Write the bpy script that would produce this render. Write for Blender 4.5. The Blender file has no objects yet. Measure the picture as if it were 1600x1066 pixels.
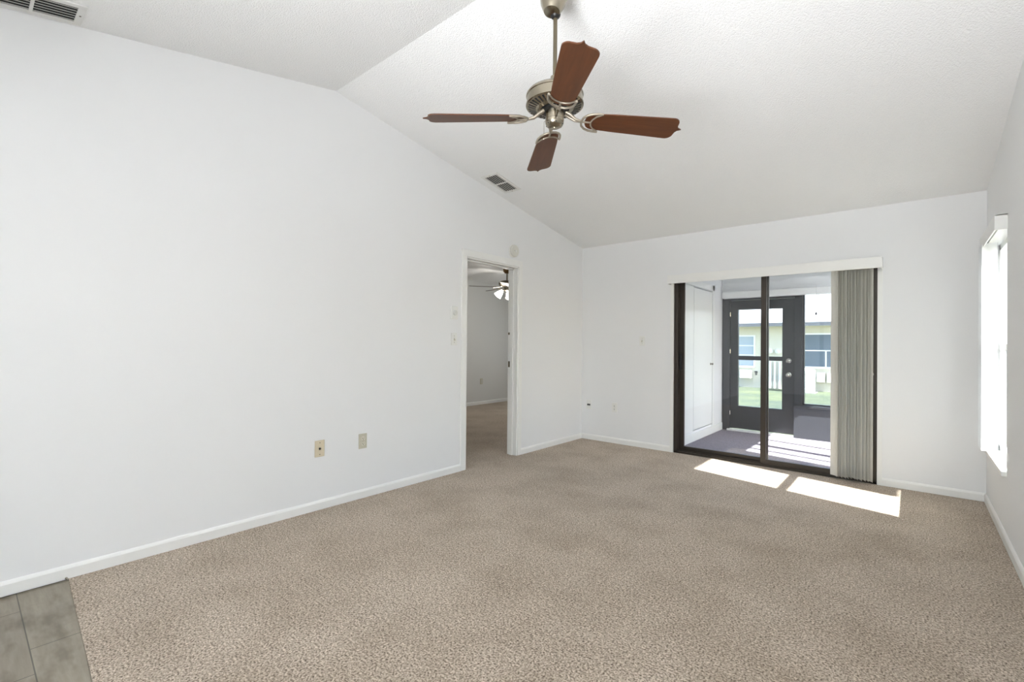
import bpy, bmesh, math, random
from mathutils import Vector, Matrix
random.seed(7)
PI = math.pi
S = bpy.context.scene
COL = S.collection

# ------------------------------------------------------------------ camera
A_, B_, C_ = -3.271, 5.256, 0.442          # left wall x, far wall y, right wall x
psi, pit, rol, fpx = 0.704, 0.0061, 0.0087, 738.1
R0 = Vector((math.cos(psi), math.sin(psi), 0)); F0 = Vector((-math.sin(psi), math.cos(psi), 0)); Z0 = Vector((0, 0, 1))
FW = math.cos(pit)*F0 + math.sin(pit)*Z0
U0 = -math.sin(pit)*F0 + math.cos(pit)*Z0
RT = math.cos(rol)*R0 + math.sin(rol)*U0
UP = -math.sin(rol)*R0 + math.cos(rol)*U0
cam = bpy.data.cameras.new('camera'); co = bpy.data.objects.new('camera', cam); COL.objects.link(co)
co.matrix_world = Matrix(((RT.x, UP.x, -FW.x, 0), (RT.y, UP.y, -FW.y, 0), (RT.z, UP.z, -FW.z, 1.21), (0, 0, 0, 1)))
cam.sensor_fit = 'HORIZONTAL'; cam.sensor_width = 36.0; cam.lens = 36.0*fpx/1600.0
cam.clip_start = 0.02; cam.clip_end = 200
S.camera = co

# ------------------------------------------------------------------ sky, sun, daylight, fill lamps, exposure
W = bpy.data.worlds.new('sky'); S.world = W; W.use_nodes = True
wn = W.node_tree.nodes; wl = W.node_tree.links; wn.clear()
sky = wn.new('ShaderNodeTexSky'); sky.sky_type = 'NISHITA'; sky.sun_disc = False
sky.sun_elevation = math.radians(41); sky.sun_rotation = math.radians(100); sky.air_density = 1.0; sky.dust_density = 1.5
bgn = wn.new('ShaderNodeBackground'); bgn.inputs['Strength'].default_value = 0.68
won = wn.new('ShaderNodeOutputWorld'); wl.new(sky.outputs[0], bgn.inputs[0]); wl.new(bgn.outputs[0], won.inputs[0])

sun = bpy.data.lights.new('sun', 'SUN'); sun.energy = 26.0; sun.angle = math.radians(0.53); sun.color = (1, 0.985, 0.96)
so = bpy.data.objects.new('sun', sun); COL.objects.link(so)
SUN_DIR = Vector((-1, 0.215, -0.9)).normalized()
so.rotation_euler = SUN_DIR.to_track_quat('-Z', 'Y').to_euler(); so.location = (6, -1, 8)

def area(name, loc, direction, sx, sy, power, color):
    l = bpy.data.lights.new(name, 'AREA'); l.shape = 'RECTANGLE'; l.size = sx; l.size_y = sy; l.energy = power; l.color = color
    o = bpy.data.objects.new(name, l); COL.objects.link(o); o.location = loc
    o.rotation_euler = Vector(direction).to_track_quat('-Z', 'Y').to_euler()
    return o
# two fill lamps added behind the camera, and daylight from the bedroom window
lw = area('rear_fill_lamp', (-0.5, -3.18, 1.25), (0, 1, 0.55), 1.7, 2.0, 22, (0.93, 0.96, 1.0)); lw.data.spread = math.radians(105)  # added fill, placed at the invented rear window
up = area('ceiling_fill_uplight', (-0.5, -1.9, 0.95), (0.0, 0.85, 1), 1.8, 2.2, 78, (0.96, 0.975, 1.0)); up.data.spread = math.radians(82)  # unseen uplight added to brighten the vaulted ceiling
area('daylight_bedroom_window', (-5.0, 7.92, 1.4), (0, -1, -0.1), 1.4, 1.2, 8, (0.86, 0.94, 1.0))
S.cycles.diffuse_bounces = 8; S.cycles.max_bounces = 14

S.view_settings.view_transform = 'Standard'; S.view_settings.look = 'None'
S.view_settings.exposure = 0.36; S.view_settings.gamma = 1.0; S.view_settings.use_curve_mapping = False

# ------------------------------------------------------------------ helpers
MATS = {}
def mat(name, color, rough=0.5, metal=0.0, spec=0.5, coat=0.0, emit=None, emit_s=0.0, trans_sheet=0.0):
    if name in MATS: return MATS[name]
    m = bpy.data.materials.new(name); m.use_nodes = True
    b = m.node_tree.nodes['Principled BSDF']
    b.inputs['Base Color'].default_value = (*color, 1); b.inputs['Roughness'].default_value = rough
    b.inputs['Metallic'].default_value = metal; b.inputs['Specular IOR Level'].default_value = spec
    b.inputs['Coat Weight'].default_value = coat
    if emit: b.inputs['Emission Color'].default_value = (*emit, 1); b.inputs['Emission Strength'].default_value = emit_s
    MATS[name] = m
    return m
def nodes(m): return m.node_tree.nodes, m.node_tree.links, m.node_tree.nodes['Principled BSDF']
def objcoord(m, scale=(1, 1, 1), kind='Object'):
    n, l, b = nodes(m)
    tc = n.new('ShaderNodeTexCoord'); mp = n.new('ShaderNodeMapping'); mp.inputs['Scale'].default_value = scale
    l.new(tc.outputs[kind], mp.inputs[0]); return mp.outputs[0]
def noise(m, vec, scale, detail=2, rough=0.5):
    n, l, b = nodes(m); t = n.new('ShaderNodeTexNoise'); t.inputs['Scale'].default_value = scale
    t.inputs['Detail'].default_value = detail; t.inputs['Roughness'].default_value = rough; l.new(vec, t.inputs['Vector']); return t
def ramp(m, fac, stops):
    n, l, b = nodes(m); r = n.new('ShaderNodeValToRGB'); e = r.color_ramp.elements
    while len(e) < len(stops): e.new(0.5)
    for k, (p, c) in enumerate(stops): e[k].position = p; e[k].color = (*c, 1)
    l.new(fac, r.inputs[0]); return r.outputs[0]
def bump(m, height, strength, dist):
    n, l, b = nodes(m); bp = n.new('ShaderNodeBump'); bp.inputs['Strength'].default_value = strength; bp.inputs['Distance'].default_value = dist
    l.new(height, bp.inputs['Height']); l.new(bp.outputs[0], b.inputs['Normal'])
def mixc(m, a, bb, fac, mode='MIX'):
    n, l, b = nodes(m); x = n.new('ShaderNodeMix'); x.data_type = 'RGBA'; x.blend_type = mode
    if isinstance(fac, float): x.inputs[0].default_value = fac
    else: l.new(fac, x.inputs[0])
    l.new(a, x.inputs[6])
    if isinstance(bb, tuple): x.inputs[7].default_value = (*bb, 1)
    else: l.new(bb, x.inputs[7])
    return x.outputs[2]

class G:                                    # one mesh under construction
    def __init__(s): s.bm = bmesh.new()
    def box(s, x0, x1, y0, y1, z0, z1, bev=0.0, M=None):
        r = bmesh.ops.create_cube(s.bm, size=1.0)
        vs = r['verts']
        for v in vs: v.co = Vector(((x0+x1)/2+v.co.x*(x1-x0), (y0+y1)/2+v.co.y*(y1-y0), (z0+z1)/2+v.co.z*(z1-z0)))
        if bev > 0:
            es = list({e for v in vs for e in v.link_edges})
            q = bmesh.ops.bevel(s.bm, geom=es, offset=bev, segments=2, affect='EDGES', profile=0.5)
            vs = list({v for f in q['faces'] for v in f.verts} | {v for v in vs if v.is_valid})
        if M:
            for v in vs: v.co = M @ v.co
        return s
    def poly(s, pts, vec, M=None):          # prism: polygon pts extruded along vec
        vec = Vector(vec)
        a = [s.bm.verts.new(Vector(p)) for p in pts]; b = [s.bm.verts.new(Vector(p)+vec) for p in pts]
        n = len(pts)
        s.bm.faces.new(a); s.bm.faces.new(b[::-1])
        for i in range(n): s.bm.faces.new((a[i], b[i], b[(i+1) % n], a[(i+1) % n]))
        if M:
            for v in a+b: v.co = M @ v.co
        return s
    def lathe(s, prof, seg=32, M=None, cap=True):   # prof = [(r, z)]
        rings = []
        for r, z in prof:
            rings.append([s.bm.verts.new((r*math.cos(2*PI*k/seg), r*math.sin(2*PI*k/seg), z)) for k in range(seg)])
        for a, b in zip(rings, rings[1:]):
            for k in range(seg): s.bm.faces.new((a[k], a[(k+1) % seg], b[(k+1) % seg], b[k]))
        if cap: s.bm.faces.new(rings[0][::-1]); s.bm.faces.new(rings[-1])
        if M:
            for ring in rings:
                for v in ring: v.co = M @ v.co
        return s
    def tube(s, pts, rad, seg=8, M=None):
        pts = [Vector(p) for p in pts]; rings = []; n = len(pts)
        prev = None
        for i, p in enumerate(pts):
            t = (pts[min(i+1, n-1)]-pts[max(i-1, 0)]).normalized()
            if prev is None: u = t.orthogonal().normalized()
            else:
                u = prev - t*prev.dot(t); u.normalize()
            prev = u; w = t.cross(u)
            r = rad[i] if isinstance(rad, (list, tuple)) else rad
            rings.append([s.bm.verts.new(p+(u*math.cos(2*PI*k/seg)+w*math.sin(2*PI*k/seg))*r) for k in range(seg)])
        for a, b in zip(rings, rings[1:]):
            for k in range(seg): s.bm.faces.new((a[k], a[(k+1) % seg], b[(k+1) % seg], b[k]))
        s.bm.faces.new(rings[0][::-1]); s.bm.faces.new(rings[-1])
        if M:
            for ring in rings:
                for v in ring: v.co = M @ v.co
        return s
    def ball(s, c, r, sx=1, sy=1, sz=1, seg=16):
        q = bmesh.ops.create_uvsphere(s.bm, u_segments=seg, v_segments=seg//2, radius=r)
        for v in q['verts']: v.co = Vector((c[0]+v.co.x*sx, c[1]+v.co.y*sy, c[2]+v.co.z*sz))
        return s
    def obj(s, name, m, parent=None, smooth=None, matrix=None):
        bmesh.ops.recalc_face_normals(s.bm, faces=s.bm.faces)
        me = bpy.data.meshes.new(name); s.bm.to_mesh(me); s.bm.free()
        if m: me.materials.append(m)
        if smooth is not None:
            for p in me.polygons: p.use_smooth = True
            try: me.set_sharp_from_angle(angle=math.radians(smooth))
            except Exception: pass
        o = bpy.data.objects.new(name, me); COL.objects.link(o)
        if parent: o.parent = parent
        if matrix is not None: o.matrix_local = matrix
        return o

def tag(o, label=None, cat=None, group=None, kind=None):
    if label: o['label'] = label
    if cat: o['category'] = cat
    if group: o['group'] = group
    if kind: o['kind'] = kind
    return o
def empty(name, loc, label, cat, group=None, kind=None, rot=(0, 0, 0)):
    o = bpy.data.objects.new(name, None); COL.objects.link(o); o.location = loc; o.rotation_euler = rot
    o.empty_display_size = 0.1
    return tag(o, label, cat, group, kind)
def copy_tree(o, parent=None):
    c = o.copy(); COL.objects.link(c)
    if parent: c.parent = parent
    for ch in [x for x in COL.objects if x.parent == o and x is not c]: copy_tree(ch, c)
    return c

# ------------------------------------------------------------------ materials
def wall_paint(name, col):
    m = mat(name, col, 0.62, spec=0.25); v = objcoord(m); nz = noise(m, v, 160, 3, 0.6); bump(m, nz.outputs[0], 0.06, 0.002); return m
M_WALL = wall_paint('white_wall_paint', (0.82, 0.825, 0.83))
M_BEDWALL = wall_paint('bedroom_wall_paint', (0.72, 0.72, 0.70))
M_TRIM = mat('white_trim_paint', (0.84, 0.84, 0.82), 0.35)
M_CEIL = mat('popcorn_ceiling', (0.86, 0.865, 0.865), 0.9, spec=0.1)
v = objcoord(M_CEIL); a = noise(M_CEIL, v, 105, 4, 0.7)
nC, lC, bC = nodes(M_CEIL); vo = nC.new('ShaderNodeTexVoronoi'); vo.inputs['Scale'].default_value = 120; lC.new(v, vo.inputs['Vector'])
mxc = nC.new('ShaderNodeMath'); mxc.operation = 'SUBTRACT'; lC.new(a.outputs[0], mxc.inputs[0]); lC.new(vo.outputs['Distance'], mxc.inputs[1])
bump(M_CEIL, mxc.outputs[0], 0.5, 0.005)

M_CARPET = mat('beige_speckled_carpet', (0.36, 0.31, 0.27), 0.95, spec=0.05)
v = objcoord(M_CARPET)
n1 = noise(M_CARPET, v, 122, 3, 0.7); n2 = noise(M_CARPET, v, 48, 2, 0.5); n3 = noise(M_CARPET, v, 2.3, 4, 0.6)
c1 = ramp(M_CARPET, n1.outputs[0], [(0.36, (0.085, 0.058, 0.040)), (0.475, (0.40, 0.332, 0.262)), (0.62, (0.71, 0.62, 0.515))])
c2 = ramp(M_CARPET, n2.outputs[0], [(0.3, (0.80, 0.78, 0.76)), (0.7, (1.12, 1.12, 1.12))])
c3 = ramp(M_CARPET, n3.outputs[0], [(0.33, (0.84, 0.815, 0.785)), (0.60, (1.04, 1.04, 1.04))])
cc = mixc(M_CARPET, c1, c2, 1.0, 'MULTIPLY'); cc = mixc(M_CARPET, cc, c3, 1.0, 'MULTIPLY')
nP, lP, bP = nodes(M_CARPET); lP.new(cc, bP.inputs['Base Color'])
bP.inputs['Sheen Weight'].default_value = 0.2; bP.inputs['Sheen Roughness'].default_value = 0.5; bP.inputs['Sheen Tint'].default_value = (1.0, 0.95, 0.9, 1)
bump(M_CARPET, n1.outputs[0], 0.7, 0.008)

M_TILE = mat('grey_wood_look_tile', (0.3, 0.28, 0.25), 0.45)
nT, lT, bT = nodes(M_TILE); v = objcoord(M_TILE)
sh = nT.new('ShaderNodeVectorMath'); sh.operation = 'ADD'; sh.inputs[1].default_value = (2.43+0.61*10, -0.2+0.205*40, 0); lT.new(v, sh.inputs[0])
br = nT.new('ShaderNodeTexBrick'); br.inputs['Scale'].default_value = 1.0; br.inputs['Brick Width'].default_value = 0.61; br.inputs['Row Height'].default_value = 0.205
br.inputs['Mortar Size'].default_value = 0.0022; br.offset = 0.34; br.inputs['Color1'].default_value = (0.245, 0.215, 0.17, 1); br.inputs['Color2'].default_value = (0.285, 0.253, 0.20, 1)
br.inputs['Mortar'].default_value = (0.10, 0.09, 0.075, 1); lT.new(sh.outputs[0], br.inputs['Vector'])
g = noise(M_TILE, objcoord(M_TILE, (3, 26, 3)), 1.6, 5, 0.6); g2 = noise(M_TILE, objcoord(M_TILE, (2.2, 5, 2)), 1.8, 3, 0.6)
cg = ramp(M_TILE, g.outputs[0], [(0.3, (0.82, 0.81, 0.79)), (0.7, (1.1, 1.1, 1.1))]); cg2 = ramp(M_TILE, g2.outputs[0], [(0.36, (0.66, 0.64, 0.61)), (0.52, (1.05, 1.05, 1.05))])
ct = mixc(M_TILE, br.outputs[0], cg, 1.0, 'MULTIPLY'); ct = mixc(M_TILE, ct, cg2, 1.0, 'MULTIPLY'); lT.new(ct, bT.inputs['Base Color'])

M_BRONZE = mat('dark_bronze_aluminium', (0.045, 0.036, 0.028), 0.42, 0.35)
M_BLACK = mat('black_plastic', (0.012, 0.012, 0.012), 0.4)
M_DARK = mat('dark_void', (0.02, 0.02, 0.02), 0.9)
M_CHAR = mat('charcoal_paint', (0.030, 0.032, 0.038), 0.38)
v = objcoord(M_CHAR); nz = noise(M_CHAR, v, 3, 3); rr = ramp(M_CHAR, nz.outputs[0], [(0.3, (0.026, 0.028, 0.033)), (0.7, (0.038, 0.040, 0.047))]); nodes(M_CHAR)[1].new(rr, nodes(M_CHAR)[2].inputs['Base Color'])
M_KNEE = mat('slate_grey_paint', (0.048, 0.051, 0.062), 0.6)
M_PLATE = mat('white_plate_plastic', (0.80, 0.80, 0.77), 0.35)
M_ALMOND = mat('almond_plastic', (0.66, 0.58, 0.43), 0.4)
M_IVORY = mat('ivory_plastic', (0.56, 0.53, 0.43), 0.4)
M_NICKEL = mat('brushed_nickel', (0.36, 0.32, 0.25), 0.24, 1.0)
M_NICKELD = mat('antique_nickel', (0.20, 0.17, 0.12), 0.38, 1.0)
M_PEWTER = mat('bracket_pewter', (0.42, 0.37, 0.30), 0.42, 0.8)
M_CHROME = mat('satin_chrome', (0.65, 0.63, 0.6), 0.25, 1.0)
M_VENT = mat('vent_white_enamel', (0.74, 0.74, 0.72), 0.4)
M_LOUV = mat('vent_louver_grey', (0.58, 0.58, 0.55), 0.5)

def wood(name, c0, c1):
    m = mat(name, c0, 0.42, spec=0.35, coat=0.06); vv = objcoord(m, (2.2, 26, 26)); nz = noise(m, vv, 1.6, 5, 0.6)
    r = ramp(m, nz.outputs[0], [(0.3, c0), (0.7, c1)]); nn, ll, bb = nodes(m); ll.new(r, bb.inputs['Base Color']); return m
M_CHERRY = wood('cherry_wood', (0.07, 0.023, 0.008), (0.12, 0.040, 0.014))
M_WALNUT = wood('walnut_wood', (0.12, 0.09, 0.065), (0.18, 0.14, 0.10))

def glass(name, tint, refl=1.0):
    m = bpy.data.materials.new(name); m.use_nodes = True; n, l = m.node_tree.nodes, m.node_tree.links; n.clear()
    t = n.new('ShaderNodeBsdfTransparent'); t.inputs[0].default_value = (*tint, 1)
    gl = n.new('ShaderNodeBsdfGlossy'); gl.inputs['Roughness'].default_value = 0.0; gl.inputs[0].default_value = (refl, refl, refl, 1)
    fr = n.new('ShaderNodeFresnel'); fr.inputs[0].default_value = 1.45
    mx = n.new('ShaderNodeMixShader'); o = n.new('ShaderNodeOutputMaterial')
    l.new(fr.outputs[0], mx.inputs[0]); l.new(t.outputs[0], mx.inputs[1]); l.new(gl.outputs[0], mx.inputs[2]); l.new(mx.outputs[0], o.inputs[0]); return m
M_GLASS = glass('clear_glass', (0.96, 0.98, 0.975))
def sheet(name, col, trans):                # cloth or vinyl that lets some light through
    m = bpy.data.materials.new(name); m.use_nodes = True; n, l = m.node_tree.nodes, m.node_tree.links; n.clear()
    d = n.new('ShaderNodeBsdfDiffuse'); d.inputs[0].default_value = (*col, 1)
    t = n.new('ShaderNodeBsdfTranslucent'); t.inputs[0].default_value = (*col, 1)
    mx = n.new('ShaderNodeMixShader'); mx.inputs[0].default_value = trans; o = n.new('ShaderNodeOutputMaterial')
    l.new(d.outputs[0], mx.inputs[1]); l.new(t.outputs[0], mx.inputs[2]); l.new(mx.outputs[0], o.inputs[0]); return m
M_VANE = sheet('cream_vinyl_vane', (0.83, 0.82, 0.78), 0.3)
M_WVANE = sheet('white_vinyl_vane', (0.86, 0.87, 0.88), 0.2)

M_PATFLOOR = mat('purple_grey_outdoor_carpet', (0.20, 0.18, 0.22), 0.9, spec=0.1)
v = objcoord(M_PATFLOOR); nz = noise(M_PATFLOOR, v, 90, 3); rr = ramp(M_PATFLOOR, nz.outputs[0], [(0.3, (0.20, 0.175, 0.21)), (0.7, (0.33, 0.305, 0.35))])
nodes(M_PATFLOOR)[1].new(rr, nodes(M_PATFLOOR)[2].inputs['Base Color']); bump(M_PATFLOOR, nz.outputs[0], 0.4, 0.004)
M_SLAB = mat('concrete', (0.33, 0.33, 0.325), 0.9)
M_GRASS = mat('lawn_grass', (0.10, 0.17, 0.04), 0.95, spec=0.1)
v = objcoord(M_GRASS); nz = noise(M_GRASS, v, 7, 5, 0.7); nb = noise(M_GRASS, v, 0.5, 3, 0.6)
ra = ramp(M_GRASS, nz.outputs[0], [(0.3, (0.055, 0.072, 0.055)), (0.7, (0.115, 0.128, 0.095))]); rb = ramp(M_GRASS, nb.outputs[0], [(0.35, (0.8, 0.85, 0.9)), (0.65, (1.3, 1.25, 1.0))])
nodes(M_GRASS)[1].new(mixc(M_GRASS, ra, rb, 1.0, 'MULTIPLY'), nodes(M_GRASS)[2].inputs['Base Color']); bump(M_GRASS, nz.outputs[0], 0.8, 0.05)
M_CREAM = wall_paint('cream_stucco', (0.62, 0.56, 0.46))
M_BLOCK = wall_paint('pale_block_base', (0.50, 0.46, 0.40))
M_SHING = mat('pale_shingles', (0.62, 0.63, 0.66), 0.9)
nS, lS, bS = nodes(M_SHING); v = objcoord(M_SHING)
bk = nS.new('ShaderNodeTexBrick'); bk.inputs['Scale'].default_value = 1.0; bk.inputs['Brick Width'].default_value = 0.32; bk.inputs['Row Height'].default_value = 0.15; bk.inputs['Mortar Size'].default_value = 0.008
bk.inputs['Color1'].default_value = (0.34, 0.345, 0.375, 1); bk.inputs['Color2'].default_value = (0.39, 0.395, 0.42, 1); bk.inputs['Mortar'].default_value = (0.25, 0.255, 0.285, 1)
lS.new(v, bk.inputs['Vector']); lS.new(bk.outputs[0], bS.inputs['Base Color'])
M_FASCIA = mat('grey_fascia', (0.09, 0.095, 0.11), 0.6)
M_WPAINT = mat('white_outdoor_paint', (0.82, 0.82, 0.80), 0.5)
M_SCREEN = mat('blue_grey_window', (0.10, 0.125, 0.16), 0.35)
M_SHADEW = mat('window_blind_grey', (0.36, 0.40, 0.46), 0.5)
M_ACBEIGE = mat('beige_metal', (0.72, 0.70, 0.64), 0.5)

# ------------------------------------------------------------------ room shell
HF, YR, ZR = 2.4545, 1.81, 3.0756
SL = (ZR-HF)/(B_-YR)
def zc(y): return ZR - SL*abs(y-YR)
YN, FY = -3.2, 5.40                          # near wall y; outer face of far wall
TOP = 0.05
def gable_piece(g, x0, x1, y0, y1, z0):
    pts = [(x0, y0, z0), (x0, y1, z0), (x0, y1, zc(y1)+TOP)]
    if y0 < YR < y1: pts.append((x0, YR, zc(YR)+TOP))
    pts.append((x0, y0, zc(y0)+TOP))
    g.poly(pts, (x1-x0, 0, 0))
DY0, DY1, DZ = 3.165, 3.945, 2.045
g = G()
gable_piece(g, A_-0.12, A_, YN, DY0, -0.05); gable_piece(g, A_-0.12, A_, DY0, DY1, DZ); gable_piece(g, A_-0.12, A_, DY1, FY, -0.05)
tag(g.obj('wall_left', M_WALL), 'tall white gable wall on the left with the bedroom doorway', 'wall', kind='structure')
SX0, SX1, SZ = -2.062, -0.24, 1.985
g = G()
g.box(A_, SX0, B_, FY, -0.05, HF+0.03).box(SX0, SX1, B_, FY, SZ, HF+0.03).box(SX1, C_+0.12, B_, FY, -0.05, HF+0.03)
tag(g.obj('wall_far', M_WALL), 'white far wall around the sliding glass door', 'wall', kind='structure')
WY0, WY1, WZ0, WZ1 = 4.2, 5.1, 0.44, 1.985
g = G()
x0, x1 = C_, C_+0.12
gable_piece(g, x0, x1, YN, WY0, -0.05); gable_piece(g, x0, x1, WY0, WY1, WZ1); g.box(x0, x1, WY0, WY1, -0.05, WZ0); gable_piece(g, x0, x1, WY1, B_, -0.05)
tag(g.obj('wall_right', M_WALL), 'white right wall with the bright blind-covered window', 'wall', kind='structure')
g = G()
g.box(A_, -1.36, YN-0.12, YN, -0.05, zc(YN)+TOP).box(-1.36, 0.36, YN-0.12, YN, 2.25, zc(YN)+TOP).box(-1.36, 0.36, YN-0.12, YN, -0.05, 0.25).box(0.36, C_, YN-0.12, YN, -0.05, zc(YN)+TOP)  # opening left for the added rear window
tag(g.obj('wall_near', M_WALL), 'white wall behind the viewer with an added wide window', 'wall', kind='structure')
g = G()
ya, yb = YN-0.4, FY+0.0
g.poly([(A_-0.12, ya, zc(ya)), (A_-0.12, YR, ZR), (A_-0.12, yb, zc(yb)), (A_-0.12, yb, zc(yb)+0.14), (A_-0.12, YR, ZR+0.14), (A_-0.12, ya, zc(ya)+0.14)], (C_+0.12-A_+0.12, 0, 0))
tag(g.obj('ceiling', M_CEIL), 'white popcorn textured vaulted ceiling sloping to the far wall', 'ceiling', kind='structure')
TY = 0.38
g = G(); g.poly([(A_-0.12, 0.390, -0.06), (C_+0.12, 0.18, -0.06), (C_+0.12, FY-0.14, -0.06), (A_-0.12, FY-0.14, -0.06)], (0, 0, 0.06))
g.box(-6.7, A_-0.12, 2.4, 8.0, -0.06, 0.0)
tag(g.obj('floor', M_CARPET), 'beige speckled carpet floor of the room and bedroom', 'floor', kind='structure')
g = G(); g.poly([(A_-0.05, YN-0.1, -0.06), (C_+0.05, YN-0.1, -0.06), (C_+0.05, 0.181, -0.06), (A_-0.05, 0.386, -0.06)], (0, 0, 0.054))
tag(g.obj('floor', M_TILE), 'grey wood-look tile floor at the lower left of the photo', 'floor', kind='structure')
g = G()
g.tube([(A_+0.002, TY-0.008, 0.018), (A_+0.012, TY-0.006, 0.006), (A_+0.02, TY+0.002, -0.004)], [0.001, 0.006, 0.004], 6)
tag(g.obj('carpet_tuft', M_TILE), 'small dark loose tuft where tile and carpet meet the left baseboard', 'carpet tuft')

# baseboards
def bb(name, label, pts, axis):
    g = G()
    for (p0, p1, w) in pts:
        d = 0.013 if w > 0 else -0.013
        if axis == 'y':
            x = p0[0]; g.poly([(x, p0[1], 0.001), (x+d, p0[1], 0.001), (x+d, p0[1], 0.052), (x+d*0.6, p0[1], 0.063), (x+d*0.3, p0[1], 0.068), (x, p0[1], 0.068)], (0, p1[1]-p0[1], 0))
        else:
            y = p0[1]; g.poly([(p0[0], y, 0.001), (p0[0], y+d, 0.001), (p0[0], y+d, 0.052), (p0[0], y+d*0.6, 0.063), (p0[0], y+d*0.3, 0.068), (p0[0], y, 0.068)], (p1[0]-p0[0], 0, 0))
    tag(g.obj(name, M_TRIM), label, 'baseboard', kind='structure')
bb('baseboard_left', 'white baseboard along the left wall', [((A_, -3.2), (A_, DY0-0.06), 1), ((A_, DY1+0.06), (A_, B_), 1)], 'y')
bb('baseboard_far', 'white baseboard along the far wall beside the sliding door', [((A_, B_), (SX0-0.035, B_), -1), ((SX1+0.035, B_), (C_, B_), -1)], 'x')
bb('baseboard_right', 'white baseboard under the window on the right wall', [((C_, -3.2), (C_, B_), -1)], 'y')

# doorway casing to the bedroom
g = G()
cx = A_
for (ya, yb) in ((DY0-0.065, DY0), (DY1, DY1+0.062)): g.box(cx, cx+0.014, ya, yb, 0.001, DZ+0.002, 0.003)
g.box(cx, cx+0.014, DY0-0.065, DY1+0.062, DZ, DZ+0.068, 0.003)
g.box(cx-0.125, cx+0.004, DY0-0.001, DY0+0.014, 0.001, DZ); g.box(cx-0.125, cx+0.004, DY1-0.014, DY1+0.001, 0.001, DZ); g.box(cx-0.125, cx+0.004, DY0, DY1, DZ-0.014, DZ+0.001)
g.box(cx-0.085, cx-0.05, DY0+0.012, DY0+0.026, 0.001, DZ-0.014); g.box(cx-0.085, cx-0.05, DY1-0.026, DY1-0.012, 0.001, DZ-0.014); g.box(cx-0.085, cx-0.05, DY0, DY1, DZ-0.028, DZ-0.013)
tr = tag(g.obj('trim_1', M_TRIM), 'white painted casing and jamb around the bedroom doorway', 'door casing', kind='structure')
g = G(); g.box(cx-0.117, cx-0.088, DY1-0.017, DY1-0.013, 0.955, 1.02).box(cx-0.109, cx-0.096, DY1-0.019, DY1-0.016, 0.975, 1.0)
g.obj('strike_plate', M_NICKELD, tr)
g = G(); g.box(cx-0.12, cx-0.1, DY1-0.017, DY1-0.013, 1.31, 1.335)
g.obj('strike_plate', M_NICKELD, tr)

# ------------------------------------------------------------------ bedroom beyond the doorway
BX, BZ = -6.55, 2.44
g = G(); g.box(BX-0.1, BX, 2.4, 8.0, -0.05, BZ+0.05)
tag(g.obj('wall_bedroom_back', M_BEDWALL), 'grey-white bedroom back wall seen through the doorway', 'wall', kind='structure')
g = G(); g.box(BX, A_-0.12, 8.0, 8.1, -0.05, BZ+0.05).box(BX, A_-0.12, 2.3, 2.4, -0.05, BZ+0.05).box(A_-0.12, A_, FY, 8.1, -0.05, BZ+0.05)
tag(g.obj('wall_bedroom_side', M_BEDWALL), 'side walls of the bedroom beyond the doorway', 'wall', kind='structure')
g = G(); g.box(BX-0.1, A_-0.10, 2.3, 8.1, BZ, BZ+0.1)
tag(g.obj('ceiling_bedroom', M_CEIL), 'flat bedroom ceiling seen at the top of the doorway', 'ceiling', kind='structure')
bb('baseboard_bedroom', 'white baseboard on the bedroom back wall', [((BX, 2.4), (BX, 8.0), 1)], 'y')

# ------------------------------------------------------------------ wall plates and small fittings
def on_left(y, z): return Matrix.Translation((A_, y, z)) @ Matrix.Rotation(PI/2, 4, 'Z')      # local -y points into the room
def on_far(x, z): return Matrix.Translation((x, B_, z))
def plate_root(name, M, label, cat, group=None):
    o = bpy.data.objects.new(name, None); COL.objects.link(o); o.matrix_world = M; o.empty_display_size = 0.05
    return tag(o, label, cat, group)
def plate(root, m, w=0.07, h=0.115):
    return G().box(-w/2, w/2, -0.006, 0.001, -h/2, h/2, 0.002).obj('cover_plate', m, root)
def outlet(M, label, m, md, group=None):
    r = plate_root('wall_outlet', M, label, 'outlet', group); plate(r, m)
    for z in (0.02, -0.02):
        g = G(); g.lathe([(0.0165, -0.002), (0.0165, 0.0025), (0.0155, 0.003)], 24, Matrix.Translation((0, -0.0065, z)) @ Matrix.Rotation(PI/2, 4, 'X'))
        f = g.obj('socket', md, r)
        g = G(); g.box(-0.0075, -0.0050, -0.0105, -0.0090, z-0.002, z+0.008).box(0.0050, 0.0075, -0.0105, -0.0090, z-0.001, z+0.008).box(-0.003, 0.003, -0.0105, -0.0090, z-0.010, z-0.005)
        g.obj('socket_slots', M_BLACK, f)
    g = G(); g.lathe([(0.003, 0), (0.003, 0.0015)], 12, Matrix.Translation((0, -0.0055, 0)) @ Matrix.Rotation(PI/2, 4, 'X')); g.obj('screw', M_NICKEL, r)
    return r
outlet(on_left(2.062, 0.443), 'ivory electrical outlet on the left wall, right of the almond jack plate', M_IVORY, mat('ivory_socket', (0.70, 0.67, 0.57), 0.4))
r = plate_root('cable_jack', on_left(1.711, 0.441), 'almond cable jack plate low on the left wall', 'jack plate')
plate(r, M_ALMOND, 0.072, 0.118)
for z in (0.042, -0.042): G().lathe([(0.0035, 0), (0.0035, 0.0015)], 12, Matrix.Translation((0, -0.0055, z)) @ Matrix.Rotation(PI/2, 4, 'X')).obj('screw', M_NICKELD, r)
G().lathe([(0.0075, 0), (0.0075, 0.004), (0.005, 0.004), (0.005, 0.010), (0.003, 0.011)], 16, Matrix.Translation((0, -0.0055, 0)) @ Matrix.Rotation(PI/2, 4, 'X')).obj('coax_socket', M_BLACK, r)

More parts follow.
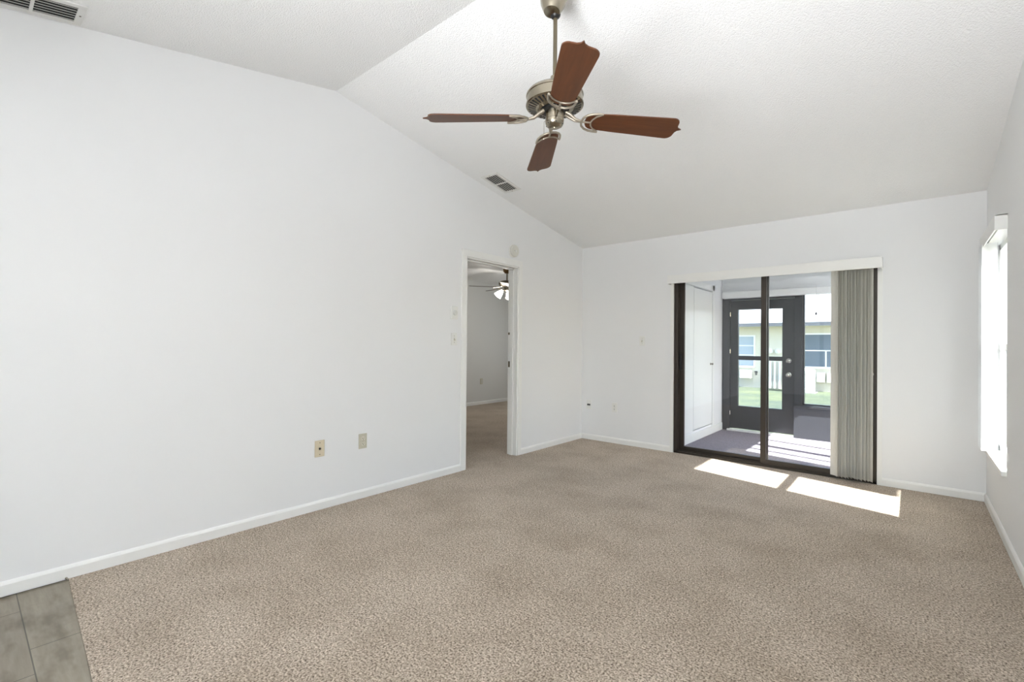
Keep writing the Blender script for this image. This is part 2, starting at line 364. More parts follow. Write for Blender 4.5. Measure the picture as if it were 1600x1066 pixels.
r = plate_root('phone_jack', on_far(-3.16, 0.445), 'white jack plate with two black ports by the far left corner', 'jack plate')
plate(r, M_PLATE)
G().box(-0.020, -0.002, -0.012, -0.005, -0.012, 0.008).box(0.004, 0.021, -0.012, -0.005, -0.012, 0.008).obj('port', M_BLACK, r)
outlet(on_far(-2.797, 0.438), 'white electrical outlet on the far wall below the light switch', M_PLATE, M_PLATE)
def switch(M, label):
    r = plate_root('light_switch', M, label, 'light switch'); plate(r, M_PLATE)
    g = G(); g.box(-0.006, 0.006, -0.0075, -0.005, -0.013, 0.013); k = g.obj('toggle_slot', M_LOUV, r)
    g = G(); g.box(-0.0052, 0.0052, -0.019, -0.006, -0.006, 0.004, 0.001, Matrix.Rotation(0.45, 4, 'X')); g.obj('toggle', M_IVORY, r)
    for z in (0.03, -0.03): G().lathe([(0.003, 0), (0.003, 0.0012)], 12, Matrix.Translation((0, -0.0055, z)) @ Matrix.Rotation(PI/2, 4, 'X')).obj('screw', M_NICKEL, r)
switch(on_left(3.012, 1.25), 'white toggle light switch left of the bedroom doorway')
switch(on_far(-2.442, 1.258), 'white toggle light switch left of the sliding glass door')
r = plate_root('thermostat', on_left(3.012, 1.495), 'white dial thermostat above the switch left of the bedroom doorway', 'thermostat')
G().box(-0.040, 0.040, -0.012, 0.001, -0.062, 0.062, 0.004).obj('base_plate', M_PLATE, r)
G().lathe([(0.024, 0), (0.024, 0.012), (0.020, 0.016), (0.004, 0.017)], 28, Matrix.Translation((0, -0.0115, 0)) @ Matrix.Rotation(PI/2, 4, 'X')).obj('dial', mat('dial_grey_white', (0.70, 0.70, 0.67), 0.35), r, 35)
G().box(-0.0015, 0.0015, -0.030, -0.027, -0.002, 0.018).obj('pointer', M_LOUV, r)

r = plate_root('smoke_detector', on_left(3.852, 2.203), 'round white smoke detector on the wall above the doorway', 'smoke detector')
RX = Matrix.Rotation(PI/2, 4, 'X')
G().lathe([(0.068, -0.001), (0.068, 0.010), (0.064, 0.012)], 36, RX).obj('mounting_base', M_PLATE, r, 35)
M_DET = mat('aged_white_plastic', (0.70, 0.69, 0.63), 0.45)
c = G().lathe([(0.064, 0.010), (0.063, 0.030), (0.056, 0.040), (0.030, 0.043), (0.004, 0.044)], 36, RX).obj('cover', M_DET, r, 30)
G().lathe([(0.012, 0.042), (0.012, 0.047), (0.009, 0.048)], 18, Matrix.Translation((0.0, 0, -0.006)) @ RX).obj('test_button', M_PLATE, c, 30)
g = G()
for k in range(24):
    a = 2*PI*k/24
    g.box(-0.004, 0.004, -0.032, -0.018, 0.0610, 0.0645, 0, Matrix.Rotation(a, 4, 'Y'))
g.obj('side_slots', M_LOUV, c)
G().ball((-0.018, -0.043, 0.0), 0.0035).obj('indicator_light', M_BLACK, c)

# ceiling air vents
def vent(x, y, label):
    s = SL if y < YR else -SL
    ang = math.atan(s)
    M = Matrix.Translation((x, y, zc(y))) @ Matrix.Rotation(ang, 4, 'X') @ Matrix.Rotation(PI, 4, 'Y')   # local +z points down into the room, y runs up the slope
    o = bpy.data.objects.new('ceiling_vent', None); COL.objects.link(o); o.matrix_world = M; tag(o, label, 'air vent', 'white ceiling air vents')
    w, h = 0.075, 0.155
    g = G()
    g.box(-w-0.03, -w, -h-0.03, h+0.03, -0.002, 0.006, 0.001).box(w, w+0.03, -h-0.03, h+0.03, -0.002, 0.006, 0.001)
    g.box(-w, w, -h-0.03, -h, -0.002, 0.006).box(-w, w, h, h+0.03, -0.002, 0.006).box(-w, w, -0.006, 0.006, -0.002, 0.008)
    g.obj('vent_frame', M_VENT, o)
    G().box(-w, w, -h, h, 0.0004, 0.0014).obj('duct_opening', M_DARK, o)
    for k in range(6):
        xx = -w + (k+0.5)*2*w/6
        g = G()
        g.box(-0.0052, 0.0052, -h, -0.006, -0.0006, 0.0006, 0, Matrix.Translation((xx, 0, 0.004)) @ Matrix.Rotation(0.25, 4, 'Y'))
        g.box(-0.0052, 0.0052, 0.006, h, -0.0006, 0.0006, 0, Matrix.Translation((xx, 0, 0.004)) @ Matrix.Rotation(0.25, 4, 'Y'))
        g.obj('louver', M_LOUV, o)
    for yy in (-h-0.015, h+0.015): G().lathe([(0.004, 0.005), (0.004, 0.0075)], 10, Matrix.Translation((0, yy, 0))).obj('screw', M_NICKELD, o)
    return o
vent(-3.075, 3.437, 'white louvered air vent on the ceiling slope near the left wall, beyond the fan')
vent(-3.145, 0.214, 'white louvered air vent cut off by the top left corner of the photo')

# ------------------------------------------------------------------ ceiling fans
def arc(c, r, a0, a1, n, sx=1.0, sy=1.0):
    return [(c[0]+r*sx*math.cos(a0+(a1-a0)*k/n), c[1]+r*sy*math.sin(a0+(a1-a0)*k/n), 0) for k in range(n+1)]
def blade_outline(r0, r1, w0, w1):
    P = []
    n = 8
    for k in range(n+1):                    # rounded root
        a = PI/2 + PI*k/n; P.append((r0+0.045+0.045*math.cos(a), w0*math.sin(a)))
    # lower side to tip corner
    xt = r1-0.028; cr = 0.035
    P += [(0.30, -w0-0.35*(w1-w0))]
    for k in range(6): a = -PI/2 + (PI/2*0.8)*k/5; P.append((xt-cr+cr*math.cos(a), -(w1-cr)+cr*math.sin(a)))
    P += [(xt+0.002, -w1*0.30), (xt+0.010, -w1*0.12), (r1, 0.0), (xt+0.010, w1*0.12), (xt+0.002, w1*0.30)]
    for k in range(6): a = PI/2*0.2 + (PI/2*0.8)*k/5; P.append((xt-cr+cr*math.cos(a), (w1-cr)+cr*math.sin(a)))
    P += [(0.30, w0+0.35*(w1-w0))]
    return P
ZT = 2.3224
FX, FYY = -1.387, 1.951
ZA = ZT + 0.03
fan = empty('ceiling_fan', (FX, FYY, ZA), 'four-blade cherry wood ceiling fan on a long rod from the vaulted ceiling', 'ceiling fan')
ztop = zc(FYY) - ZA
slope_ang = -math.atan(SL)
g = G(); Mc = Matrix.Translation((0, 0, ztop)) @ Matrix.Rotation(slope_ang, 4, 'X')
g.lathe([(0.060, 0.004), (0.072, -0.004), (0.072, -0.05), (0.070, -0.09), (0.062, -0.13), (0.048, -0.160), (0.040, -0.175), (0.030, -0.178)], 40, Mc)
can = g.obj('canopy', M_NICKEL, fan, 35)
G().ball((0, 0, 0.53), 0.027, sz=0.9).obj('hanger_ball', M_BLACK, can, 60)
G().tube([(0, 0, 0.15), (0, 0, 0.56)], 0.0105, 20).obj('downrod', M_NICKELD, fan, 60)
g = G()
g.lathe([(0.014, 0.215), (0.022, 0.212), (0.026, 0.165), (0.060, 0.155), (0.110, 0.145), (0.136, 0.130), (0.1445, 0.118), (0.1445, 0.112), (0.141, 0.110), (0.141, 0.074), (0.1455, 0.072), (0.1455, 0.064), (0.140, 0.061), (0.090, 0.048), (0.080, 0.043), (0.072, 0.043), (0.070, 0.060)], 56)
mot = g.obj('motor_housing', M_NICKEL, fan, 30)
g = G()
for k in range(36):
    a = 2*PI*k/36
    g.poly([(0.096, -0.0026, 0.0497), (0.134, -0.0046, 0.0596), (0.134, 0.0046, 0.0596), (0.096, 0.0026, 0.0497)], (0.0004, 0, -0.0016), Matrix.Rotation(a, 4, 'Z'))
g.obj('vent_slots', M_BLACK, mot)
G().lathe([(0.066, 0.062), (0.066, 0.036), (0.058, 0.033)], 40).obj('flywheel', M_BLACK, fan, 35)
sw = G().lathe([(0.046, 0.066), (0.046, -0.006), (0.0475, -0.008), (0.0475, -0.014), (0.046, -0.026), (0.040, -0.037), (0.028, -0.044), (0.008, -0.046), (0.006, -0.050)], 40).obj('switch_housing', M_NICKEL, fan, 35)
g = G()
for k in range(6):
    a = 2*PI*k/6+0.3; G().ball((0.0425*math.cos(a), 0.0425*math.sin(a), -0.032), 0.0035, seg=8).obj('screw', M_BLACK, sw)
g = G(); g.tube([(-0.036, -0.034, -0.012), (-0.039, -0.036, -0.02), (-0.039, -0.036, -0.10)], 0.0009, 6); g.ball((-0.039, -0.036, -0.104), 0.004, seg=8)
g.obj('pull_chain', M_NICKEL, fan)
P2 = blade_outline(0.155, 0.66, 0.056, 0.076)
droop = math.atan(0.03/0.66)
for k in range(4):
    az = math.radians(44.6) + k*PI/2
    Mb = Matrix.Rotation(az, 4, 'Z') @ Matrix.Rotation(droop, 4, 'Y') @ Matrix.Rotation(math.radians(-12), 4, 'X')
    g = G(); g.poly([(x, y, 0) for x, y in P2], (0, 0, 0.006))
    bl = g.obj('blade', M_CHERRY, fan, matrix=Mb)
    # cast bracket under the blade root: outer bow, inner bow, centre strut, arm to the flywheel
    g = G()
    ob = [(0.235, 0.066, 0), (0.215, 0.066, 0), (0.185, 0.062, 0), (0.160, 0.050, 0), (0.143, 0.030, 0), (0.136, 0, 0)]
    ob = ob + [(x, -y, 0) for x, y, z in ob[-2::-1]]
    ib = [(0.228, 0.060, 0), (0.205, 0.044, 0), (0.190, 0.022, 0), (0.185, 0, 0)]
    ib = ib + [(x, -y, 0) for x, y, z in ib[-2::-1]]
    for pts, rad in ((ob, 0.0058), (ib, 0.0045), ([(0.136, 0, 0), (0.186, 0, 0)], 0.005)): g.tube([(x, y, -0.004) for x, y, z in pts], rad, 8)
    g.tube([(0.056, -0.012, 0.036), (0.078, -0.012, 0.024), (0.105, -0.006, 0.004), (0.138, 0, -0.003)], [0.009, 0.008, 0.007, 0.007], 8)
    g.tube([(0.056, 0.012, 0.036), (0.078, 0.012, 0.024), (0.105, 0.006, 0.004), (0.138, 0, -0.003)], [0.009, 0.008, 0.007, 0.007], 8)
    g.obj('blade_bracket', M_PEWTER, bl, 60)

bf = empty('ceiling_fan', (-5.06, 5.82, 2.13), 'bedroom ceiling fan with lit tulip shades seen through the doorway', 'ceiling fan')
G().lathe([(0.060, 0.310), (0.066, 0.30), (0.062, 0.26), (0.035, 0.23), (0.02, 0.228)], 28).obj('canopy', mat('aged_brass', (0.22, 0.14, 0.07), 0.35, 1.0), bf, 35)
G().tube([(0, 0, 0.10), (0, 0, 0.24)], 0.011, 12).obj('downrod', M_NICKELD, bf, 60)
G().lathe([(0.03, 0.115), (0.10, 0.105), (0.135, 0.085), (0.135, 0.045), (0.10, 0.02), (0.06, 0.01)], 32).obj('motor_housing', M_NICKELD, bf, 35)
G().lathe([(0.055, 0.012), (0.055, -0.05), (0.03, -0.065), (0.01, -0.07)], 28).obj('light_fitter', M_NICKEL, bf, 35)
az0 = psi
for k in range(5):
    a = psi + math.radians(194) - k*math.radians(72)
    g = G(); g.poly([(0.19, -0.05, 0), (0.60, -0.065, 0), (0.62, -0.05, 0), (0.62, 0.05, 0), (0.60, 0.065, 0), (0.19, 0.05, 0)], (0, 0, 0.006))
    bl = g.obj('blade', M_WALNUT, bf, matrix=Matrix.Rotation(a, 4, 'Z') @ Matrix.Rotation(math.radians(-9), 4, 'X'))
    G().tube([(0.09, 0, 0.018), (0.15, 0, 0.004), (0.23, 0, -0.003)], [0.010, 0.012, 0.016], 8).obj('blade_bracket', M_CHROME, bl, 60)
M_SHADE = mat('lit_frosted_glass', (0.9, 0.88, 0.82), 0.4, emit=(1.0, 0.95, 0.85), emit_s=6.0)
for k in range(3):
    a = psi + math.radians(180+15) - k*2*PI/3
    M = Matrix.Rotation(a, 4, 'Z') @ Matrix.Translation((0.075, 0, -0.05)) @ Matrix.Rotation(math.radians(180-42), 4, 'Y')
    g = G(); g.lathe([(0.018, 0.0), (0.030, 0.02), (0.043, 0.05), (0.056, 0.10), (0.066, 0.125), (0.062, 0.124), (0.050, 0.09), (0.03, 0.03), (0.01, 0.01)], 24, M)
    g.obj('lamp_shade', M_SHADE, bf, 60)
    G().tube([(0.04, 0, -0.03), (0.075, 0, -0.045)], 0.012, 10, Matrix.Rotation(a, 4, 'Z')).obj('shade_arm', M_NICKEL, bf, 60)
pl = bpy.data.lights.new('bedroom_fan_light', 'POINT'); pl.energy = 9.5; pl.color = (1.0, 0.95, 0.88); pl.shadow_soft_size = 0.06
po = bpy.data.objects.new('bedroom_fan_light', pl); COL.objects.link(po); po.location = (-5.06, 5.82, 1.93)
r = plate_root('wall_outlet', Matrix.Translation((BX, 6.78, 0.46)) @ Matrix.Rotation(PI/2, 4, 'Z'), 'small outlet low on the bedroom back wall', 'outlet')
plate(r, M_IVORY); G().box(-0.014, 0.014, -0.009, -0.005, -0.034, 0.034, 0.002).obj('socket', M_LOUV, r)

# ------------------------------------------------------------------ sliding glass door
FYD = B_ + 0.055
sd = empty('door_1', ((SX0+SX1)/2, FYD, 0), 'dark bronze framed sliding glass door in the far wall opening onto the lanai', 'sliding door', kind='structure')
def L(x): return x-(SX0+SX1)/2
def sbox(g, x0, x1, y0, y1, z0, z1, bev=0.0): return g.box(L(x0), L(x1), y0, y1, z0, z1, bev)
g = G()
sbox(g, SX0, SX0+0.042, -0.05, 0.075, 0.0, SZ, 0.002); sbox(g, SX1-0.042, SX1, -0.05, 0.075, 0.0, SZ, 0.002)
sbox(g, SX0, SX1, -0.05, 0.075, SZ-0.022, SZ, 0.002)
g.obj('outer_frame', M_BRONZE, sd)
g = G(); sbox(g, SX0, SX1, -0.05, 0.075, 0.0005, 0.022, 0.002); sbox(g, SX0+.04, SX1-.04, -0.03, -0.022, 0.02, 0.034); sbox(g, SX0+.04, SX1-.04, 0.030, 0.038, 0.02, 0.034)
g.obj('track', M_BRONZE, sd)
def panel(x0, x1, y, name):
    g = G()
    sbox(g, x0, x0+0.05, y-0.015, y+0.015, 0.022, SZ-0.022, 0.002); sbox(g, x1-0.055, x1, y-0.015, y+0.015, 0.022, SZ-0.022, 0.002)
    sbox(g, x0+0.045, x1-0.05, y-0.014, y+0.014, 0.022, 0.072, 0.002); sbox(g, x0+0.045, x1-0.05, y-0.014, y+0.014, SZ-0.058, SZ-0.022, 0.002)
    p = g.obj(name, M_BRONZE, sd)
    G().box(L(x0+0.048), L(x1-0.052), y-0.003, y+0.003, 0.070, SZ-0.056).obj('glass_pane', M_GLASS, p)
    return p
p1 = panel(SX0+0.040, -1.118, 0.034, 'fixed_panel')
p2 = panel(-1.175, SX1-0.040, -0.026, 'sliding_panel')
g = G(); sbox(g, SX0+0.05, SX0+0.066, -0.012, 0.020, 0.93, 1.12, 0.003); g.obj('handle', M_BLACK, p1)
g = G(); sbox(g, SX1-0.064, SX1-0.046, -0.062, -0.040, 0.92, 1.16, 0.003); g.obj('handle', M_BLACK, p2)
g = G(); sbox(g, SX1-0.036, SX1-0.024, -0.056, -0.046, 0.96, 0.98, 0.002); g.obj('latch_keeper', M_CHROME, sd)
g = G(); g.box(SX0-0.036, SX0, B_-0.012, B_+0.004, 0.001, SZ+0.0); g.box(SX1, SX1+0.036, B_-0.012, B_+0.004, 0.001, SZ)
tag(g.obj('trim_2', M_TRIM), 'narrow white edge strips on both sides of the sliding glass door', 'door trim', kind='structure')

# vertical blinds of the sliding door, drawn to the right
vb = empty('vertical_blind', (-0.42, B_-0.055, 1.95), 'cream vertical blind stacked at the right end of the sliding glass door', 'vertical blind')
X = lambda x: x+0.42
g = G()
g.box(X(-2.10), X(-0.205), -0.045, -0.038, -0.053, 0.042, 0.001); g.box(X(-2.10), X(-2.094), -0.04, 0.055, -0.053, 0.042, 0.001); g.box(X(-0.211), X(-0.205), -0.04, 0.055, -0.053, 0.042, 0.001)
g.box(X(-2.10), X(-0.205), -0.04, 0.055, 0.036, 0.042)
g.obj('valance', M_TRIM, vb)
G().box(X(-2.07), X(-0.23), -0.018, 0.022, -0.02, 0.02, 0.003).obj('head_rail', M_PLATE, vb)
NV = 12
for k in range(NV):
    x = -0.548 + k*(0.254/(NV-1)) + random.uniform(-0.003, 0.003)
    ang = math.radians(61+random.uniform(-6, 6))
    if k == 0: ang = math.radians(47)
    if k == NV-1: ang = math.radians(44)
    M = Matrix.Translation((X(x), 0, 0)) @ Matrix.Rotation(-ang, 4, 'Z')
    w = 0.0445; zb = -1.918 + random.uniform(-0.003, 0.003)
    g = G(); pts = []
    for j in range(7):
        u = -w + 2*w*j/6; pts.append((u, 0.011*(1-(u/w)**2), zb))
    back = [(u, y-0.0009, zb) for u, y, z in pts[::-1]]
    g.poly(pts+back, (0, 0, -0.022-zb), M)
    g.obj('vane', M_VANE, vb, 50)

# ------------------------------------------------------------------ right wall window with blind
wn_ = empty('window_1', (C_+0.03, (WY0+WY1)/2, WZ0), 'tall bright window on the right wall behind a white blind', 'window', kind='structure')
h = (WY1-WY0)/2; H = WZ1-WZ0
g = G()
fx0, fx1 = 0.025, 0.055
g.box(fx0, fx1, -h, -h+0.035, 0, H).box(fx0, fx1, h-0.035, h, 0, H).box(fx0, fx1, -h, h, 0, 0.04).box(fx0, fx1, -h, h, H-0.04, H).box(fx0-0.004, fx1-0.004, -h, h, 0.755, 0.80)
g.obj('window_frame', M_WPAINT, wn_)
G().box(0.038, 0.042, -h+0.03, h-0.03, 0.035, 0.76).obj('lower_pane', M_GLASS, wn_)
G().box(0.044, 0.048, -h+0.03, h-0.03, 0.795, H-0.035).obj('upper_pane', M_GLASS, wn_)
g = G(); g.box(-0.055, 0.03, -h-0.0, h-0.0, -0.024, 0.004, 0.003); g.obj('window_sill', M_TRIM, wn_)
wb = empty('vertical_blind', (C_-0.01, 4.6, 2.0), 'white vertical blind with a boxed valance on the right wall window', 'vertical blind')
g = G()
g.box(-0.048, -0.040, -0.42, 0.44, -0.055, 0.04, 0.001).box(-0.042, 0.012, -0.42, -0.413, -0.055, 0.04, 0.001).box(-0.042, 0.012, 0.433, 0.44, -0.055, 0.04, 0.001).box(-0.042, 0.012, -0.42, 0.44, 0.034, 0.04)
g.obj('valance', M_TRIM, wb)
G().box(-0.018, 0.010, -0.40, 0.43, -0.03, 0.0).obj('head_rail', M_PLATE, wb)
for k in range(15):
    y = 0.235 + k*0.0165
    g = G(); w = 0.042; pts = []
    M = Matrix.Translation((-0.012, y, 0)) @ Matrix.Rotation(math.radians(10+random.uniform(-4, 4)), 4, 'Z')
    for j in range(5): u = -w+2*w*j/4; pts.append((u, 0.005*(1-(u/w)**2), -1.535))
    g.poly(pts+[(u, yy-0.0009, z) for u, yy, z in pts[::-1]], (0, 0, 1.505), M)
    g.obj('vane', M_WVANE, wb, 50)

# unseen rear window, added behind the viewer for fill light
rw = empty('window_2', (-0.5, YN-0.06, 0.25), 'wide unseen window added in the wall behind the viewer for fill light', 'window', kind='structure')
g = G()
for x in (-0.86, -0.025, 0.81): g.box(x, x+0.05, -0.03, 0.03, 0, 2.0)
g.box(-0.86, 0.86, -0.03, 0.03, 0, 0.05).box(-0.86, 0.86, -0.03, 0.03, 1.95, 2.0)
g.obj('window_frame', M_WPAINT, rw); G().box(-0.83, 0.83, -0.004, 0.004, 0.03, 1.97).obj('window_pane', M_GLASS, rw)

# ------------------------------------------------------------------ lanai
PX, PY, PR = -2.12, 7.23, 0.50             # left wall face, outer wall face, right wall face
PZ = 2.17
g = G(); g.box(PX-0.1, PR+0.1, FY-0.14, PY+0.15, -0.12, -0.004)
tag(g.obj('floor', M_PATFLOOR), 'purple-grey lanai floor beyond the sliding glass door', 'floor', kind='structure')
g = G(); g.box(PX-0.12, PX, FY, 5.30, -0.1, PZ+0.02) if False else None
g.box(PX-0.12, PX, FY, PY+0.12, -0.1, 0.125).box(PX-0.12, PX, 6.755, PY+0.12, 0.125, PZ+0.02).box(PX-0.12, PX, FY, 6.755, 1.962, PZ+0.02).box(PX-0.32, PX-0.06, FY, 6.8, 0.0, PZ+0.02)
tag(g.obj('wall_lanai_left', M_WALL), 'white left lanai wall holding the storage doors', 'wall', kind='structure')
g = G(); g.box(PX-0.12, PR+0.1, FY-0.0, PY+0.4, PZ, PZ+0.12)
tag(g.obj('ceiling_lanai', M_WALL), 'white flat lanai ceiling', 'ceiling', kind='structure')
DXA, DXB = -2.10, -1.12
g = G(); g.box(PX, PR+0.1, PY, PY+0.12, 1.93, PZ+0.02)
tag(g.obj('wall_lanai_far', M_WALL), 'white header wall above the dark lanai door', 'wall', kind='structure')
g = G(); g.box(-1.205, PR+0.1, PY-0.03, PY+0.12, -0.05, 0.40)
kn = tag(g.obj('wall_lanai_knee', M_KNEE), 'slate grey knee wall right of the dark lanai door', 'knee wall', kind='structure')
g = G(); g.box(-1.205, PR+0.1, PY-0.055, PY+0.15, 0.40, 0.435, 0.004); g.obj('ledge', M_CHAR, kn)
# right lanai wall: knee wall, posts, header
g = G()
g.box(PR, PR+0.1, FY, PY+0.12, -0.1, 0.06).box(PR, PR+0.1, FY, PY+0.12, 1.86, PZ+0.02)
for (ya, yb) in ((FY, 5.50), (5.69, 5.73), (5.95, 6.05), (6.38, 6.42), (6.93, PY+0.12)): g.box(PR, PR+0.06, ya, yb, 0.0, 1.9)
tag(g.obj('wall_lanai_right', M_CHAR), 'dark screened right side of the lanai with slim posts', 'wall', kind='structure')

d3 = empty('door_3', ((DXA+DXB)/2, PY, 0), 'charcoal lanai exterior door with two glass panes', 'door', kind='structure')
K = lambda x: x-(DXA+DXB)/2
g = G()
g.box(K(DXA-0.015), K(-2.012), -0.015, 0.12, 0, 1.95, 0.003).box(K(-1.205), K(DXB+0.005), -0.015, 0.12, 0.0, 1.95, 0.003).box(K(DXA-0.015), K(DXB+0.005), -0.015, 0.12, 1.86, 1.95, 0.003)
g.obj('door_frame', M_CHAR, d3)
g = G()
y0, y1 = 0.015, 0.06
lx0, lx1, gx0, gx1, gz0, gz1 = -2.010, -1.208, -1.907, -1.350, 0.355, 1.725
g.box(K(lx0), K(gx0), y0, y1, 0.03, 1.855).box(K(gx1), K(lx1), y0, y1, 0.03, 1.855).box(K(gx0), K(gx1), y0, y1, 0.03, gz0).box(K(gx0), K(gx1), y0, y1, gz1, 1.855).box(K(gx0), K(gx1), y0-0.004, y1, 1.010, 1.068)
# raised moulding around the glass and on the bottom panel
for (a, b, c, d) in ((gx0-0.02, gx0, gz0-0.02, gz1+0.02), (gx1, gx1+0.02, gz0-0.02, gz1+0.02)): g.box(K(a), K(b), y0-0.008, y0, c, d, 0.002)
for (c, d) in ((gz0-0.02, gz0), (gz1, gz1+0.02)): g.box(K(gx0), K(gx1), y0-0.008, y0, c, d, 0.002)
lf = g.obj('door_leaf', M_CHAR, d3)
G().box(K(gx0), K(gx1), 0.035, 0.039, gz0, 1.012).obj('lower_pane', M_GLASS, lf)
G().box(K(gx0), K(gx1), 0.035, 0.039, 1.066, gz1).obj('upper_pane', M_GLASS, lf)
RXm = lambda x, z: Matrix.Translation((K(x), y0, z)) @ Matrix.Rotation(PI/2, 4, 'X')
G().lathe([(0.034, -0.001), (0.033, 0.006), (0.014, 0.010), (0.012, 0.030), (0.026, 0.040), (0.030, 0.052), (0.024, 0.064), (0.006, 0.068)], 28, RXm(-1.272, 0.826)).obj('door_knob', M_CHROME, lf, 40)
G().lathe([(0.032, -0.001), (0.031, 0.008), (0.022, 0.014), (0.020, 0.020), (0.004, 0.022)], 28, RXm(-1.272, 1.015)).obj('deadbolt', M_CHROME, lf, 40)
g = G(); g.box(K(DXA+0.06), K(DXB-0.09), -0.05, 0.02, -0.003, 0.022, 0.003); g.obj('threshold', M_WPAINT, d3)
for z in (1.66, 1.13, 0.25): G().tube([(K(-2.011), -0.004, z-0.03), (K(-2.011), -0.004, z+0.03)], 0.007, 10).obj('hinge', M_CHROME, d3)

w3 = empty('window_3', (0, PY, 0.43), 'wide lanai window above the slate knee wall', 'window', kind='structure')
g = G()
for x in (-1.116, -0.33, 0.47): g.box(x, x+0.022, 0.03, 0.08, 0.005, 1.5)
g.box(-1.115, PR, 0.03, 0.08, 0.003, 0.022).box(-1.115, PR, 0.03, 0.08, 1.47, 1.50)
g.obj('window_frame', M_CHAR, w3)
G().box(-1.10, 0.47, 0.05, 0.054, 0.02, 1.48).obj('window_pane', M_GLASS, w3)

cs = empty('roller_shade', (-0.8, PY-0.06, 1.93), 'white rolled up shade cassette above the dark lanai door and window', 'roller shade')
G().box(-1.30, 1.2, -0.045, 0.055, -0.045, 0.045, 0.012).obj('cassette', M_TRIM, cs)
G().tube([(-0.145, -0.06, 0.06), (-0.145, -0.06, -0.285)], 0.0018, 6).obj('pull_cord', M_LOUV, cs)
G().lathe([(0.003, 0.02), (0.011, 0.004), (0.012, -0.012), (0.004, -0.016)], 14, Matrix.Translation((-0.145, -0.06, -0.30))).obj('cord_weight', M_BLACK, cs, 50)

d4 = empty('door_4', (PX, 6.2, 0.12), 'white flush storage doors on the left lanai wall', 'storage door', kind='structure')
g = G(); g.box(-0.045, 0.010, 5.42-6.2, 6.0255-6.2, 0.008, 1.835, 0.002); g.obj('door_leaf', M_TRIM, d4)
g = G(); g.box(-0.045, 0.012, 6.028-6.2, 6.742-6.2, 0.022, 1.822, 0.002); lf2 = g.obj('door_leaf', M_TRIM, d4)
g = G(); g.lathe([(0.016, -0.001), (0.015, 0.004), (0.007, 0.006), (0.007, 0.018), (0.014, 0.024), (0.012, 0.034), (0.003, 0.036)], 20, Matrix.Translation((0.012, 6.675-6.2, 0.84)) @ Matrix.Rotation(PI/2, 4, 'Y')); g.obj('door_knob', M_NICKELD, lf2, 40)
g = G(); g.box(-0.005, 0.014, 6.756-6.2, 6.83-6.2, -0.01, 1.92, 0.003).box(-0.005, 0.014, 5.42-6.2, 6.83-6.2, 1.846, 1.92, 0.003); g.obj('door_casing', M_TRIM, d4)
g = G(); g.box(PX, PX+0.014, FY, PY-0.02, -0.003, 0.10, 0.003)
tag(g.obj('baseboard_lanai', M_TRIM), 'white base board below the lanai storage doors', 'baseboard', kind='structure')

# ------------------------------------------------------------------ outside
GZ = -0.37
g = G()
nx, ny = 30, 24
verts = [[g.bm.verts.new((-25+40*i/nx, PY+0.15+20*j/ny, min(-0.13, -0.13+(GZ+0.13)*min(1, (20*j/ny)/9.0)))) for j in range(ny+1)] for i in range(nx+1)]
for i in range(nx):
    for j in range(ny): g.bm.faces.new((verts[i][j], verts[i+1][j], verts[i+1][j+1], verts[i][j+1]))
tag(g.obj('ground', M_GRASS), 'sunlit green lawn between the lanai and the neighbouring house', 'lawn', kind='structure')
g = G(); g.box(C_+0.125, 3.4, -6, PY+0.1, -0.2, -0.11)  # unseen slab added to throw sunlight up onto the ceiling
tag(g.obj('ground', M_SLAB), 'unseen pale concrete slab added outside the right wall window to bounce sunlight', 'bounce slab', kind='structure')
g = G(); g.box(3.4, 15, -12, PY+0.15, -0.2, -0.13).box(-25, C_+0.12, -12, YN-0.12, -0.2, -0.13)
tag(g.obj('ground', M_GRASS), 'lawn beside the house outside the right wall window', 'lawn', kind='structure')

NY = 19.7
nh = empty('house', (-3.5, NY, GZ), 'cream single-storey house with pale shingle roof across the lawn', 'house')
N = lambda x: x+3.5
Zh = lambda z: z-GZ
g = G(); g.box(-8, 8, 0, 0.3, Zh(0.12), Zh(2.05)); g.obj('house_wall', M_CREAM, nh)
g = G(); g.box(-8, 8, -0.02, 0.3, -0.05, Zh(0.13)); g.obj('base_course', M_BLOCK, nh)
Mr = Matrix.Translation((0, -0.55, Zh(2.0))) @ Matrix.Rotation(math.radians(22), 4, 'X')
g = G(); g.box(-8.5, 8.5, 0, 6.0, 0.0, 0.06); g.obj('roof', M_SHING, nh, matrix=Mr)
g = G(); g.box(-8.5, 8.5, -0.57, -0.53, Zh(1.93), Zh(2.06)); g.obj('fascia', M_FASCIA, nh)
g = G(); g.box(-8.5, 8.5, -0.55, 0.02, Zh(1.94), Zh(1.96)); g.obj('soffit', M_WPAINT, nh)
def hwin(x0, x1, z0, z1, m, rails, label=None):
    g = G(); t = 0.05
    g.box(N(x0)-t, N(x0), -0.04, 0.02, Zh(z0)-t, Zh(z1)+t).box(N(x1), N(x1)+t, -0.04, 0.02, Zh(z0)-t, Zh(z1)+t).box(N(x0), N(x1), -0.04, 0.02, Zh(z1), Zh(z1)+t).box(N(x0)-0.03, N(x1)+0.03, -0.07, 0.02, Zh(z0)-0.07, Zh(z0))
    for r in rails: g.box(N(x0), N(x1), -0.03, 0.0, Zh(r)-0.018, Zh(r)+0.018)
    f = g.obj('window', M_WPAINT, nh)
    G().box(N(x0), N(x1), -0.012, 0.01, Zh(z0), Zh(z1)).obj('window_pane', m, f)
    return f
hwin(-3.35, -2.10, 0.50, 1.63, M_SCREEN, (1.065,))
G().box(N(-2.34), N(-2.30), -0.035, 0.0, Zh(0.5), Zh(1.05)).obj('sash_stile', M_WPAINT, nh)
hwin(-5.55, -4.63, 0.45, 1.57, M_SHADEW, (1.22, 0.86))
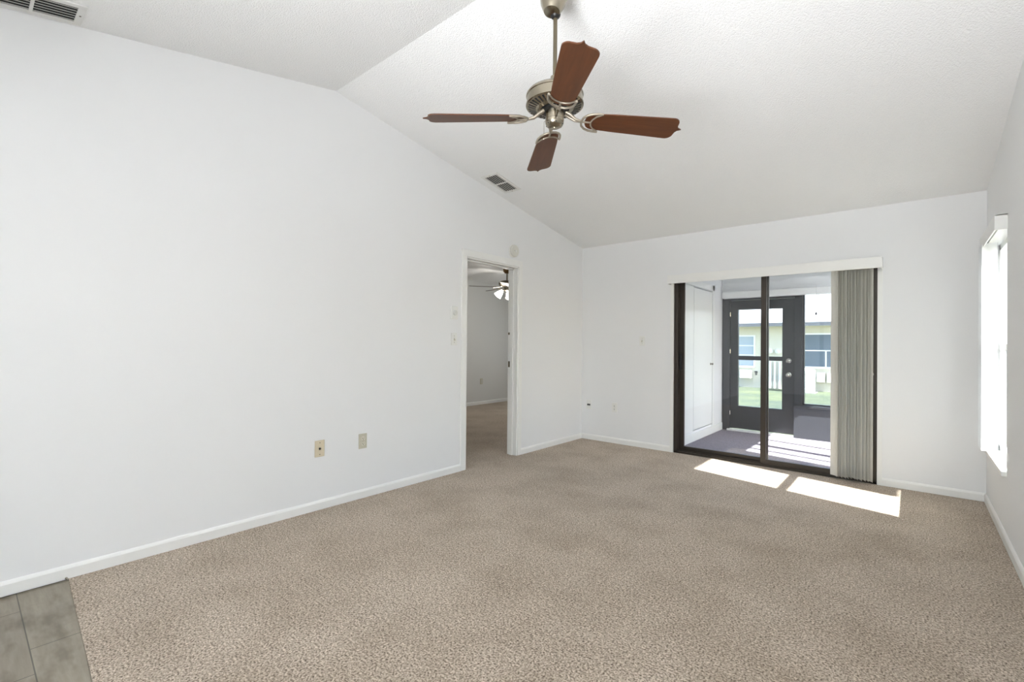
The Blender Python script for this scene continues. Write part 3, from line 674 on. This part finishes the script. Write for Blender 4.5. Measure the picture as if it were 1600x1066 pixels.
for x, w in ((-4.05, 0.07), (-3.90, 0.06), (-3.74, 0.06)):
    G().box(N(x)-w/2, N(x)+w/2, -0.09, -0.02, Zh(-0.35), Zh(0.63)).obj('conduit', M_WPAINT, nh)
for x in (-4.07, -3.80):
    g = G(); g.lathe([(0.105, 0.0), (0.105, 0.05), (0.085, 0.05), (0.08, 0.12), (0.03, 0.14)], 24, Matrix.Translation((N(x), 0, Zh(1.02))) @ Matrix.Rotation(PI/2, 4, 'X')); g.obj('electric_meter', M_ACBEIGE, nh, 40)
ac = empty('air_conditioner', (-2.86, NY-0.75, GZ), 'white louvered air conditioner condenser outside the neighbouring house', 'air conditioner')
G().box(-0.29, 0.29, -0.29, 0.29, 0.02, 0.78, 0.03).obj('cabinet', M_WPAINT, ac)
for k in range(7): G().box(-0.22, 0.14, -0.305, -0.28, 0.10+k*0.09, 0.128+k*0.09).obj('louver', M_LOUV, ac)
G().lathe([(0.24, 0.78), (0.24, 0.81), (0.20, 0.83)], 24).obj('fan_guard', M_LOUV, ac)
G().box(-0.35, 0.35, -0.35, 0.35, -0.02, 0.02).obj('pad', M_SLAB, ac)
for x0, x1, lab in ((-2.58, -2.33, 'pale utility box on the house wall, just right of the condenser'), (-2.275, -2.02, 'pale utility box on the house wall, the farther one from the condenser')):
    b = G().box(x0, x1, NY-0.19, NY-0.022, -0.04, 0.29, 0.01).obj('utility_box', M_ACBEIGE); tag(b, lab, 'utility box', 'utility boxes on the house wall')
    G().box(x0+0.02, x1-0.02, NY-0.198, NY-0.188, -0.02, 0.27).obj('box_door', M_WPAINT, b)
hb = empty('window_air_conditioner', (-4.86, NY-0.02, 0.13), 'white boxy unit under the left window of the neighbouring house', 'air conditioner')
G().box(-0.19, 0.19, -0.30, -0.002, -0.14, 0.16, 0.01).obj('cabinet', M_WPAINT, hb)
G().box(-0.16, 0.16, -0.306, -0.298, -0.02, 0.13).obj('grille', M_LOUV, hb)
hs = G().tube([(-4.52, NY-0.02, 0.20), (-4.52, NY-0.14, 0.20), (-4.50, NY-0.16, 0.12)], 0.035, 10).obj('hose_bib', M_DARK); tag(hs, 'dark hose tap on the house wall beside the white window unit', 'tap')
G().tube([(-4.47, NY-0.14, 0.245), (-4.57, NY-0.14, 0.245)], 0.02, 8).obj('tap_handle', M_DARK, hs)
